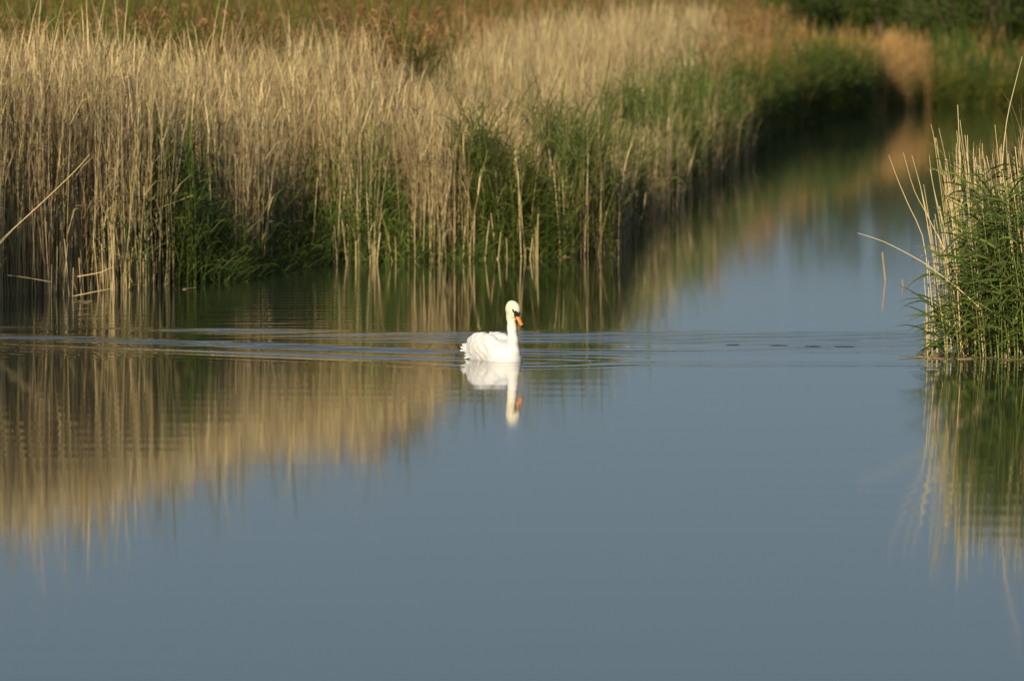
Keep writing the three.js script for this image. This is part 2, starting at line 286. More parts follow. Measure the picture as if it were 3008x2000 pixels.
{
  const r = rng(11), near = [], sparse = [], back = [], fringe = [], tall = [], far = [];
  for (let D = 84; D < 345;) {
    const step = D < 140 ? 0.25 : 0.5;
    const x0 = D < 108 ? -16 : -0.0592 * D - 2.2, x1 = 0.0592 * D + 3;
    for (let x = x0; x < x1; x += step) {
      const jx = x + (r() - 0.5) * step, jd = D + (r() - 0.5) * step, s = toShore(jx, jd);
      if (s < -1.0) { r(); continue; }
      const px = pxOf(jx, jd), turn = r() * 6.283, z = -jd, y = groundY(s) - 0.03, clump = noise2(jx * 0.8 + 40, jd * 0.35), q = r();
      let keep = 1;
      for (const p of patches) { const e = Math.hypot(jx - p.x, (jd - p.d) * 0.35) / p.hw * (0.75 + 0.5 * hash2(Math.round(jx * 97), Math.round(jd * 89))); if (e < 1.6) keep = Math.min(keep, lerp(p.keep, 1, smooth(e, 0.4, 1.6))); }
      const pale = px < 2250 - 260 * r() * r(), behind = jd - shoreDepth(px), paleTo = lerp(7, 58, smooth(px, 1180, 1560)) + 5 * noise2(jx * 0.6, 8);
      const t = 0.80 + 0.30 * noise2(jx * 0.5, jd * 0.22), tone = [t * (0.98 + 0.06 * q), t, t * (0.94 + 0.1 * r())];
      const depthIn = s;
      if (s < -0.35) { /* open water: fresh growth only */ } else if (pale && (behind < paleTo || jd < 107)) {
        const dens = (depthIn < 0.15 ? 0.45 : behind < 5 ? 0.9 : 0.5) * lerp(1, 0.7, smooth(px, 1350, 1700) * (1 - smooth(behind, 6, 14)));
        if (q < dens * keep * lerp(0.85, 1, clump)) near.push({ x: jx, y, z, turn, s: (0.88 + 0.13 * noise2(jx * 0.35 + 11, jd * 0.18) + 0.07 * smooth(px, 500, 50) + 0.07 * smooth(px, 1400, 1700) + (px < -80 ? 0.06 : 0)) * lerp(frontHeight(px), 1, smooth(behind, 0, px < 1000 ? lerp(5, 10, clamp((px - 400) / 600, 0, 1)) : lerp(10, 46, smooth(px, 1000, 1600)))) * (0.92 + 0.13 * r()) * lerp(1, 0.55 + 0.3 * r(), smooth(px, 2040, 2240)), tx: (r() - 0.5) * 0.06, tz: (r() - 0.5) * 0.06 + 0.025, c: tone });  // reeds past the left edge stand taller to add shade on the bank
        else if (r() < lerp(0.26, 0.42, smooth(px, 1600, 2100))) tall.push({ x: jx, y, z, turn, s: (0.55 + 0.5 * r()) * lerp(1, 1.15, smooth(px, 1700, 2000)), w: 0.85, c: [t, t, t] });
      } else if (depthIn >= 0) {
        const greenish = smooth(noise2(jx * 0.16 + 4, jd * 0.07 + 2), 0.35, 0.65);
        if (px < 2200 + 120 * r()) {
          if (r() < 0.5) { const g = r() < lerp(0.2, 0.68, greenish), q2 = (0.90 + 0.16 * r()) * (jd < 220 ? 1 : 1.05) * lerp(0.93, 1, greenish); (g ? tall : back).push({ x: jx, y, z, turn, s: g ? q2 * 1.5 : q2, c: g ? [t * 0.98, t * 0.76, t * 0.5] : [t * 0.85, t * 0.70, t * 0.5] }); }
        }
      }
      if (s > -0.5 && s < 1.6 && px > 620 && px < 2180 && hash2(Math.round(jx * 131), Math.round(jd * 57)) < lerp(0.3, 0.65, smooth(noise2(jx * 0.9 + 31, jd * 0.5), 0.3, 0.7))) sparse.push({ x: jx, y, z, turn, s: 0.30 + 0.55 * hash2(Math.round(jx * 77), Math.round(jd * 41)), c: tone });
      // fresh green growth along the foot of the bank
      if (depthIn < 0.7 && (px < 1650 || depthIn > -0.12) && px > 540 && px < 2200 && r() < 1.3 * smooth(px, 540, 640) * smooth(depthIn, -1.0, -0.5) * lerp(0.28, 1, noise2(jx * 1.3, jd * 0.6))) fringe.push({ x: jx, y, z, turn, s: lerp(0.45, 1, smooth(depthIn, -0.9, 0)) * (0.65 + 1.0 * noise2(jx * 0.9 + 2, jd * 0.4) * (0.7 + 0.6 * r())) * lerp(1.25, 1.3, smooth(px, 1700, 1950)), c: [t, t, t] });
    }
    D += step;
  }
  const dryT = [1, 2, 3, 4, 5, 6, 7, 8].map((k) => dryTuft(100 + k, {}));
  const plumeT = [1, 2, 3, 4].map((k) => dryTuft(200 + k, { n: 10, R: 0.3, h: 3.15, plume: 0.5, leaves: 3 }));
  const tallT = [1, 2, 3, 4].map((k) => greenTuft(300 + k, { n: 6, R: 0.22, h: 2.0 }));
  const lowT = [1, 2, 3].map((k) => greenTuft(400 + k, { n: 12, R: 0.17, h: 0.8, leaves: 7, scale: 0.62 }));
  spread('dry_reed_bed', 'dense bed of dry straw-coloured reeds along the left bank', 'reeds', dryT, M.dry, near, 'reed_tuft');
  spread('sparse_dry_reeds', 'thin scatter of dry stalks standing before the green growth of the left bank', 'reeds', [1, 2, 3, 4].map((k) => dryTuft(150 + k, { n: 4, R: 0.22, leaves: 1 })), M.dry, sparse, 'thin_tuft');
  spread('plumed_reed_marsh', 'brown plumed reeds of the marsh behind the pale reed bed', 'reeds', plumeT, M.dry, back, 'plumed_tuft');
  spread('tall_green_reeds', 'tall leafy green reeds mixed into the left bank', 'reeds', tallT, M.green, tall, 'green_tuft');
  spread('green_fringe', 'low fresh green growth along the foot of the left bank', 'reeds', lowT, M.green, fringe, 'low_tuft');

  // the green clumps that stand out from the bank
  const clumpT = [1, 2, 3].map((k) => greenTuft(330 + k, { n: 6, R: 0.2, h: 2.0, leaves: 10, scale: 0.78 }));
  patches.forEach((p) => {
    const parts = [], n = Math.round(p.hw * p.hw * 40 + 20);
    for (let k = 0; k < n; k++) {
      const a = r() * 6.283, e = Math.sqrt(r()), x = Math.cos(a) * e * p.hw, d = Math.sin(a) * e * p.hw * 1.5, s = toShore(p.x + x, p.d + d);
      if (s < (p.d > 128 ? -0.25 : -0.8)) continue;
      parts.push({ x, y: groundY(s) - 0.03, z: -d, turn: r() * 6.283, s: p.h / 2 * (0.62 + 0.55 * r()) * (1 - 0.3 * e), c: [0.78 + 0.2 * r(), 0.82, 0.75] });
    }
    const g = new THREE.Group(); g.name = 'green_reed_clump'; g.position.set(p.x, 0, -p.d); tag(g, p.label, 'reeds', 'green clumps on the left bank');
    const lists = clumpT.map((_, v) => parts.filter((_, k) => k % clumpT.length === v));
    lists.forEach((list, v) => { const im = new THREE.InstancedMesh(clumpT[v], M.green, list.length); im.name = 'foliage'; im.userData.kind = 'stuff'; list.forEach((q, k) => { quat.setFromEuler(eul.set(0, q.turn, 0)); im.setMatrixAt(k, mat4.compose(new THREE.Vector3(q.x, q.y, q.z), quat, new THREE.Vector3(1, q.s, 1))); im.setColorAt(k, rgb(...q.c)); }); g.add(im); });
    addThing(g);
  });

  // far bank: green reeds by the water, orange dry reeds behind them
  const farGreen = [], farDry = [], farLow = [];
  for (let k = 0; k < 2600; k++) {
    const px = 2110 + r() * 1000, [sx, sd] = shorePoint(px), inl = r() * r() * 16, d = sd + inl - 0.3, x = sx / sd * d, s = toShore(x, d);
    if (s < -0.4) continue;
    const cl = noise2(x * 0.45 + 3, d * 0.2);
    if (px < 2570) { if (inl < 10) farGreen.push({ x, y: groundY(s) - 0.03, z: -d, turn: r() * 6.283, s: (0.75 + 0.3 * r()) * lerp(0.75, 1.05, cl) * lerp(1, 1.12, inl / 10), c: [0.95, 0.88, 0.75] }); }
    else if (r() < (px < 2740 ? 0.10 : 0.75)) farGreen.push({ x, y: groundY(s) - 0.03, z: -d, turn: r() * 6.283, s: 0.35 + 0.7 * r() * (0.3 + inl / 10), c: [0.8, 0.9, 0.85] });
    if (inl < 2.5) farLow.push({ x: x - 0.2 * r(), y: groundY(s) - 0.03, z: -d + 0.6 * r(), turn: r() * 6.283, s: 0.5 + 0.8 * r(), w: 1.3, c: r() < 0.3 ? [2.2, 1.3, 1.1] : [1, 0.95, 0.8] });
    const orange = px < 2300 ? 0.7 : px < 2720 ? 0.9 : 0.05;
    if (r() < 0.75 * orange && (px > 2540 || inl > 4.5)) farDry.push({ x: x + r() - 0.5, y: groundY(s) - 0.03, z: -d - r() * 3, turn: r() * 6.283, s: lerp(0.5, 0.85, cl) * (px > 2560 && inl < 3 ? 0.8 : 1) * (0.8 + 0.3 * r()), c: [0.88, 0.68, 0.44] });
  }
  spread('far_green_reeds', 'blurred green reeds on the far bank beyond the channel', 'reeds', tallT, M.green, farGreen, 'green_tuft');
  spread('far_low_growth', 'blurred low growth at the foot of the far bank', 'reeds', lowT, M.green, farLow, 'low_tuft');
  spread('far_dry_reeds', 'blurred orange dry reeds on the far bank', 'reeds', dryT, M.dry, farDry, 'reed_tuft');
}

// ---------------------------------------------------------------- bushes on the far bank
{
  const bark = std({ color: rgb(0.10, 0.075, 0.05), roughness: 0.9 });
  const leafMat = new THREE.MeshPhysicalMaterial({ vertexColors: true, roughness: 0.7, side: THREE.DoubleSide, specularIntensity: 0.3, transmission: 0.2, thickness: 0 });
  function makeBush(seed, H, R) {
    const r = rng(seed), g = new THREE.Group(); g.name = 'far_bush';
    const T = new Soup(), L = new Soup(), col = [0.10, 0.075, 0.05];
    const tips = [];
    for (let k = 0; k < 12; k++) {
      const a = r() * 6.283, out = R * (0.3 + 0.55 * r()), top = H * (0.6 + 0.4 * r());
      const pts = [0, 1, 2, 3].map((j) => { const t = j / 3; return new THREE.Vector3(Math.cos(a) * out * Math.pow(t, 0.8), top * t, Math.sin(a) * out * Math.pow(t, 0.8)); });
      T.tube(pts, [0.05, 0.035, 0.02, 0.008], [col, col, col, col], 5);
      for (let j = 0; j < 7; j++) { const c = onPath(pts, 0.3 + 0.7 * r()); c.x += (r() - 0.5) * R * 0.7; c.z += (r() - 0.5) * R * 0.7; c.y += (r() - 0.4) * H * 0.15; tips.push(c); }
    }
    for (const c of tips) {
      const tone = 0.45 + 0.6 * r(), rad = 0.22 + 0.3 * r();
      for (let k = 0; k < 70; k++) {
        const a = r() * 6.283, u = r() * 2 - 1, q = Math.cbrt(r()) * rad, p = new THREE.Vector3(c.x + Math.cos(a) * Math.sqrt(1 - u * u) * q, Math.max(0.1, c.y + u * q), c.z + Math.sin(a) * Math.sqrt(1 - u * u) * q);
        const az = r() * 6.283, lp = leafPath(p, 0.10 + r() * 0.06, az, (r() - 0.3) * 1.2, 0.5, 3), base = pick(GREEN, r);
        L.blade(lp, [0.012, 0.04, 0.004], sideOf(az, (r() - 0.5) * 2), [base[0] * tone, base[1] * tone, base[2] * tone]);
      }
    }
    mesh('trunk', T.build(), bark, g); mesh('crown', L.build(), leafMat, g);
    return g;
  }
  const kinds = [makeBush(71, 4.2, 1.8), makeBush(72, 4.6, 2.1), makeBush(73, 3.6, 1.9), makeBush(74, 5.0, 2.0)];
  const spots = [[2215, 292, 1], [2290, 312, 3], [2370, 300, 1], [2440, 318, 3], [2520, 300, 0], [2600, 312, 1], [2670, 306, 3], [2735, 298, 2], [2790, 316, 3], [2840, 294, 0], [2895, 310, 1], [2945, 290, 2], [2990, 304, 3], [3045, 292, 0], [3100, 308, 1], [2770, 287, 2], [2870, 286, 2], [2990, 285.5, 2], [2180, 304, 3], [2250, 300, 1], [2330, 296, 0], [2400, 308, 3], [2480, 304, 1], [2560, 316, 3], [2640, 298, 0]];
  const r = rng(75);
  spots.forEach(([px, D, v], k) => {
    const b = kinds[v].clone(); b.name = 'far_bush'; b.position.set((px - 1504) * D / FOCAL, groundY(toShore((px - 1504) * D / FOCAL, D)) - 0.02, -D); b.rotation.y = r() * 6.283; b.scale.setScalar(1.14 + 0.2 * r());
    b.userData = {}; const w = px < 2300 ? 'behind the end of the pale reed bed' : px < 2560 ? 'above the far green reeds' : px < 2760 ? 'behind the orange dry reeds' : 'above the near stand at the right edge'; tag(b, 'blurred dark green bush on the far bank ' + w, 'bush', 'far bank bushes ' + w); addThing(b);
  });
}

// ---------------------------------------------------------------- single reeds one can pick out
function stalk(pts, rad, o = {}) {   // a dry reed: stem, torn leaves and perhaps a plume
  const r = rng(o.seed ?? 1), g = new THREE.Group(); g.name = o.name ?? 'reed_stalk'; const b = pts[0].clone(); g.position.copy(b);
  const c = o.color ?? vary(pick(DRY, r), r, 0.1), S = new Soup(), local = pts.map((p) => p.clone().sub(b)), k = local.length;
  S.tube(local, local.map((_, j) => rad * lerp(1, o.tip ?? 0.35, j / (k - 1))), local.map(() => vary(c, r, 0.06)), 5);
  mesh('stem', S.build(), M.dry, g);
  for (let j = 0; j < (o.leaves ?? 0); j++) {
    const L = new Soup(), f = onPath(local, 0.3 + 0.65 * r()), a = r() * 6.283, len = 0.12 + r() * 0.25;
    L.blade(leafPath(f, len, a, 0.9 + r() * 1.3, 0.6 + r() * 1.4, 4), [0.006, 0.013, 0.010, 0.001], sideOf(a, (r() - 0.5) * 1.2), vary(c, r, 0.2));
    mesh('dry_leaf', L.build(), M.dry, g);
  }
  tag(g, o.label, 'reed', o.group); return addThing(g);
}
const curve = (list, D, n = 10) => { const c = new THREE.CatmullRomCurve3(list.map(([px, py, d]) => at(px, py, d ?? D))); return c.getPoints(n); };
const down = (pts, y = -0.4) => { const p = pts[0].clone(); p.y = y; p.x += (pts[0].x - pts[1].x) * 0.3; return [p, ...pts]; };   // the foot goes on below the water

{ // left bank: stalks along the water's edge
  const r = rng(501), G = 'dry stalks along the edge of the left bank';
  const where = (px) => px < 420 ? 'before the shaded reeds at the left edge' : px < 640 ? 'in front of the tall dark green clump' : px < 1000 ? 'in the green fringe left of the swan' : px < 1360 ? 'in the green fringe above the tail of the swan' : px < 1600 ? 'above the neck and head of the swan' : 'near the corner of the left bank';
  const fixed = [40, 76, 88, 104, 150, 322, 337, 425, 505, 585, 632, 700, 712, 1240, 1262, 1275, 1292, 1520, 1535, 1548, 1580, 1592, 1620, 1650, 1685, 1712];
  const list = [...fixed]; for (let k = 0; k < 118; k++) list.push(-20 + 1800 * Math.pow(r(), 0.85));
  list.forEach((px, k) => {
    const [sx, sd] = shorePoint(px), d = sd - 0.25 - r() * 0.9, x = (px - 1504) * d / FOCAL, isFixed = k < fixed.length;
    const h = isFixed ? 0.55 + r() * 0.9 : 0.25 + r() * r() * 1.3, az = r() * 6.283, lean = (r() - 0.5) * 0.16;
    const pts = stemPath(new THREE.Vector3(x, -0.4, -d), h + 0.4, lean, r() < 0.5 ? 0 : Math.PI, (r() - 0.5) * 0.1, 6);
    stalk(pts, 0.0065 + r() * 0.0035, { seed: 900 + k, leaves: r() < 0.5 ? 1 : 0, tip: 0.6, label: 'dry stalk standing in the water ' + where(px), group: G + ', ' + where(px), color: vary(pick([DRY[0], DRY[3], DRY[1]], r), r, 0.12) });
  });
  const one = (pts, rad, label, seed, o = {}) => stalk(pts, rad, { seed, label, tip: 0.4, leaves: 0, color: DRY[3], ...o });
  one(curve([[-60, 770], [0, 706], [110, 605], [230, 490], [262, 452]], 107.2), 0.010, 'long pale reed stalk slanting up from the lower left edge of the picture', 1);
  one(curve([[-60, 760], [0, 712], [32, 678]], 106.8), 0.008, 'short slanting stalk end below the long pale one at the left edge', 2);
  one(curve([[330, 665], [400, 632], [480, 605], [565, 573]], 113.5), 0.009, 'broken pale stalk lying at a slant before the dark green clump on the left bank', 3);
  one(curve([[225, 812], [290, 800], [333, 782]], 109.2), 0.008, 'short broken stalk lying low over the dark water on the left', 4);
  one(curve([[20, 808], [80, 816], [148, 828]], 107.8), 0.007, 'thin fallen stalk lying nearly level at the foot of the left bank', 5);
  one(curve([[210, 870], [270, 858], [322, 848]], 108.6), 0.007, 'bent stalk end touching the water near the left edge', 6);
  one(curve([[1500, 590], [1560, 520], [1640, 470], [1735, 372]], 131), 0.008, 'thin stalk slanting to the right above the swan', 7);
  one(curve([[1450, 640], [1500, 575], [1540, 505]], 124.5), 0.007, 'short slanting stalk before the green reeds above the swan', 8);
}

{ // the stubs in open water and a sprout and painted dark ripple marks
  stalk(down(curve([[2603, 828], [2598, 780], [2594, 740]], depthOf(826), 5)), 0.0115, { seed: 41, tip: 0.9, color: DRY[2], label: 'bare pale stalk standing alone in the open water', name: 'reed_stub' });
  stalk(down(curve([[2656, 841], [2654, 830], [2653, 820]], depthOf(840), 4)), 0.014, { seed: 42, tip: 0.8, color: DRY[4], label: 'very short brown stub just clear of the open water', name: 'reed_stub' });
  stalk(down(curve([[2726, 1004], [2722, 975], [2719, 945]], depthOf(1003), 5)), 0.010, { seed: 43, tip: 0.85, label: 'short straight stalk standing just left of the near reed stand', name: 'reed_stub' });
  // sprout
  const r = rng(44), g = new THREE.Group(); g.name = 'water_sprout'; const p = onWater(2714, 1022); g.position.copy(p).setY(0);
  const S = new Soup(); S.tube([new THREE.Vector3(0, -0.4, 0), new THREE.Vector3(0, 0.03, 0), new THREE.Vector3(-0.005, 0.09, 0)], [0.006, 0.006, 0.003], [[0.12, 0.2, 0.03], [0.12, 0.2, 0.03], [0.12, 0.2, 0.03]], 5); mesh('stem', S.build(), M.greenStem, g);
  for (let k = 0; k < 5; k++) { const L = new Soup(), a = k * 1.4; L.blade(leafPath(new THREE.Vector3(0, 0.02 + k * 0.015, 0), 0.06, a, 0.4, 0.5, 4), [0.008, 0.022, 0.018, 0.002], sideOf(a, 0.3), [0.14, 0.24, 0.03]); mesh('leaf', L.build(), M.green, g); }
  tag(g, 'tiny bright green sprout on the water beside the near reed stand', 'plant'); addThing(g);
  // dark reflections in ripples, painted as thin flat mats right of the swan
  const rippleDark = std({ color: rgb(0.045, 0.03, 0.028), roughness: 0.6 });
  [[2156, 1013, 34, 'leftmost and smallest of four painted dark ripple reflections right of the swan'], [2292, 1015, 50, 'second painted dark ripple reflection from the left, the widest of the row'], [2390, 1017, 40, 'third painted dark ripple reflection from the left in the row'], [2482, 1018, 52, 'painted dark ripple reflection closest to the near reed stand']].forEach(([px, py, w, label], k) => {
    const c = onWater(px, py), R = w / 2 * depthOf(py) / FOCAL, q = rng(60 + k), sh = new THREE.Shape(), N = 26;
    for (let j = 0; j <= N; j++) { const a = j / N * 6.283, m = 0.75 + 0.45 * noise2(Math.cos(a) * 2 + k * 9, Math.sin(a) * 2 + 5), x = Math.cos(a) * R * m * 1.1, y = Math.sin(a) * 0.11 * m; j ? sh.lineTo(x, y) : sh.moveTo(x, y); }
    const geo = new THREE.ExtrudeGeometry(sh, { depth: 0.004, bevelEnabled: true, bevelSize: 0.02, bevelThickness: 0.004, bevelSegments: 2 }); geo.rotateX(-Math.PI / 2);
    const o = mesh('ripple_reflection', geo, rippleDark); o.position.set(c.x, waveHeight(c.x, -c.z) - 0.006, c.z); tag(o, label, 'water weed', 'painted dark ripple reflections'); addThing(o);
  });
}

// broken reed pieces and shreds lying on the water among the stems
{
  const r = rng(811), places = [];
  for (let k = 0; k < 44; k++) {
    let x, d;
    if (k < 8) { const [sx, sd] = shorePoint(-60 + 1860 * r()), off = -0.2 + 1.5 * r(); x = sx + off * 0.55; d = sd - off * 0.8; } else { const px = 2730 + 290 * r(); d = 91.2 + r() * 1.6 - 0.6 * (px - 2730) / 290; x = (px - 1504) * d / FOCAL; }
    const t = 0.2 + 0.4 * r(); places.push({ x, y: waveHeight(x, d) + 0.002, z: -d, turn: r() * 6.283, s: 1, w: 0.5 + r(), c: [t, t * 0.95, t * 0.9] });
  }
  const piece = (seed) => { const q = rng(seed), S = new Soup(); for (let k = 0; k < 3; k++) { const a = q() * 3, l = 0.06 + 0.16 * q(), o = new THREE.Vector3((q() - 0.5) * 0.2, 0, (q() - 0.5) * 0.2), e = o.clone().add(new THREE.Vector3(Math.cos(a) * l, 0.02 * q(), Math.sin(a) * l)), c = pick(DRY, q); S.tube([o, o.clone().lerp(e, 0.5), e], [0.006, 0.006, 0.004], [c, c, c], 4); } return S.build(); };
  spread('reed_litter', 'broken reed pieces afloat along the foot of the reeds', 'litter', [1, 2, 3].map((k) => piece(820 + k)), M.dry, places, 'litter');
}

// ---------------------------------------------------------------- the near stand at the right edge
{
  const G1 = 'dry stalks of the near stand';
  const r = rng(601), one = (list, D, label, seed, rad = 0.008) => stalk(down(curve(list, D, 12)), rad, { seed, label, tip: 0.35, color: vary(DRY[3], r, 0.08) });
  one([[2985, 1010], [2925, 950], [2850, 875], [2780, 818], [2720, 774], [2650, 735], [2590, 706], [2521, 684]], 91.6, 'long stalk bent far out to the left from the near stand, low over the water', 1, 0.008);
  one([[2742, 1003], [2732, 880], [2714, 700], [2670, 600], [2640, 530], [2612, 455]], 92.6, 'outermost thin stalk leaning left from the near stand', 2, 0.007);
  one([[2838, 1000], [2790, 770], [2730, 640], [2688, 560], [2655, 448]], 92.8, 'second thin stalk leaning left from the near stand, beside the outermost', 3, 0.007);
  one([[2826, 1000], [2780, 740], [2730, 640], [2705, 545], [2680, 455]], 92.4, 'third thin leaning stalk of the near stand, slightly shorter', 4, 0.007);
  one([[2845, 1005], [2800, 760], [2770, 650], [2742, 540], [2731, 455]], 92.2, 'fourth thin stalk curving left at the edge of the near stand', 5, 0.007);
  one([[2850, 1000], [2810, 760], [2785, 620], [2778, 465]], 92.9, 'thin straight stalk rising between the leaning ones and the near stand', 6, 0.006);
  one([[2930, 1010], [2942, 560], [2958, 360], [2985, 240], [3004, 165]], 93.2, 'tallest stalk of the near stand, leaning right at its tip', 7, 0.008);
  let k = 0;
  for (; k < 150; k++) {
    const u = r(), px = 2728 + 330 * Math.pow(u, 0.8), d = 91.9 + r() * 3.6 - 0.8 * (px - 2728) / 330, x = (px - 1504) * d / FOCAL;
    const full = smooth(px, 2725, 2860), h = lerp(0.7, 2.25, full) * (0.5 + 0.6 * r()) * lerp(1, 0.9, smooth(px, 2880, 2980)) + (r() < 0.15 ? 0.3 : 0);
    const lean = -0.02 - 0.10 * r() + 0.10 * (r() - 0.5), pts = stemPath(new THREE.Vector3(x, -0.4, -d), h + 0.4, lean, (r() - 0.5) * 0.8, (r() - 0.6) * 0.10, 6);
    stalk(pts, 0.006 + r() * 0.004, { seed: 2000 + k, leaves: r() < 0.5 ? 1 : 0, tip: 0.5, label: px < 2800 ? 'short dry stalk on the open-water side of the near reed stand' : px < 2900 ? 'dry stalk in the middle of the near reed stand' : 'dry stalk among green leaves in the near stand, right edge', group: G1 + (px < 2800 ? ', water side' : px < 2900 ? ', middle' : ', right'), color: vary(pick([DRY[0], DRY[3], DRY[3], DRY[1], DRY[6]], r), r, 0.12) });
  }
  // leafy green reeds
  for (k = 0; k < 135; k++) {
    const px = 2765 + 300 * Math.pow(r(), 0.5), d = 90.9 + r() * 2.2, x = (px - 1504) * d / FOCAL, edge = smooth(px, 2770, 2900), h = lerp(0.45, 2.0, edge) * (0.4 + 0.62 * r());
    const g = new THREE.Group(); g.name = 'green_reed'; g.position.set(x, -0.4, -d);
    const c = vary(pick(GREEN, r), r), S = new Soup(), pts = stemPath(new THREE.Vector3(0, 0, 0), h + 0.4, -0.08 * r(), (r() - 0.5), (r() - 0.6) * 0.2, 6);
    S.tube(pts, pts.map((_, j) => 0.006 * lerp(1, 0.35, j / 5)), pts.map(() => [c[0] * 1.3, c[1] * 1.2, c[2] * 1.2]), 5); mesh('stem', S.build(), M.greenStem, g);
    const n = 9 + Math.floor(r() * 5);
    for (let j = 0; j < n; j++) {
      const L = new Soup(), t = 0.34 + 0.64 * (j + r() * 0.5) / n, a = (r() < 0.62 ? Math.PI : 0) + (r() - 0.5) * 2.2, len = 0.32 + r() * 0.28, w = 0.018 + r() * 0.014;
      L.blade(leafPath(onPath(pts, t), len, a, 0.1 + r() * 1.1, 0.25 + r() * 0.8, 5), [w * 0.5, w, w, w * 0.6, 0.001], sideOf(a, (r() - 0.5) * 2.8), vary(pick(GREEN, r), r, 0.35).map((v) => v * 0.88)); mesh('leaf', L.build(), M.green, g);
    }
    const w = px < 2860 ? 'on the water side of the near stand' : px < 2950 ? 'in the middle of the near stand' : 'in the near stand against the right edge', size = h < 0.9 ? 'low' : h < 1.4 ? 'half-grown' : 'tall'; tag(g, size + ' leafy green reed ' + w, 'reed', size + ' green reeds ' + w); addThing(g);
  }
  // the stand goes on beyond the frame
  const more = [], moreGreen = [];
  for (k = 0; k < 240; k++) { const d = 90 + r() * 7, x = Math.max(0.0592 * d + 0.05, 5.35) + r() * 3.2; (r() < 0.6 ? more : moreGreen).push({ x, y: -0.35, z: -d, turn: r() * 6.283, s: 0.78 + 0.2 * r(), c: [1, 1, 1] }); }
  for (k = 0; k < 14; k++) { const px = 2850 + 160 * r(), d = 93.6 + r() * 2.4; more.push({ x: (px - 1504) * d / FOCAL, y: -0.38, z: -d, turn: r() * 6.283, s: 0.66 + 0.16 * r(), c: [1.05, 1.05, 1.05] }); }
  spread('near_reed_bed', 'dense dry reeds behind the front stalks at the right edge', 'reeds', [1, 2, 3].map((v) => dryTuft(700 + v, { n: 8, R: 0.14 })), M.dry, more, 'reed_tuft');
  spread('near_green_bed', 'leafy green reeds of the near stand beyond the right edge', 'reeds', [1, 2].map((v) => greenTuft(720 + v, { n: 5, h: 2.1 })), M.green, moreGreen, 'green_tuft');
}

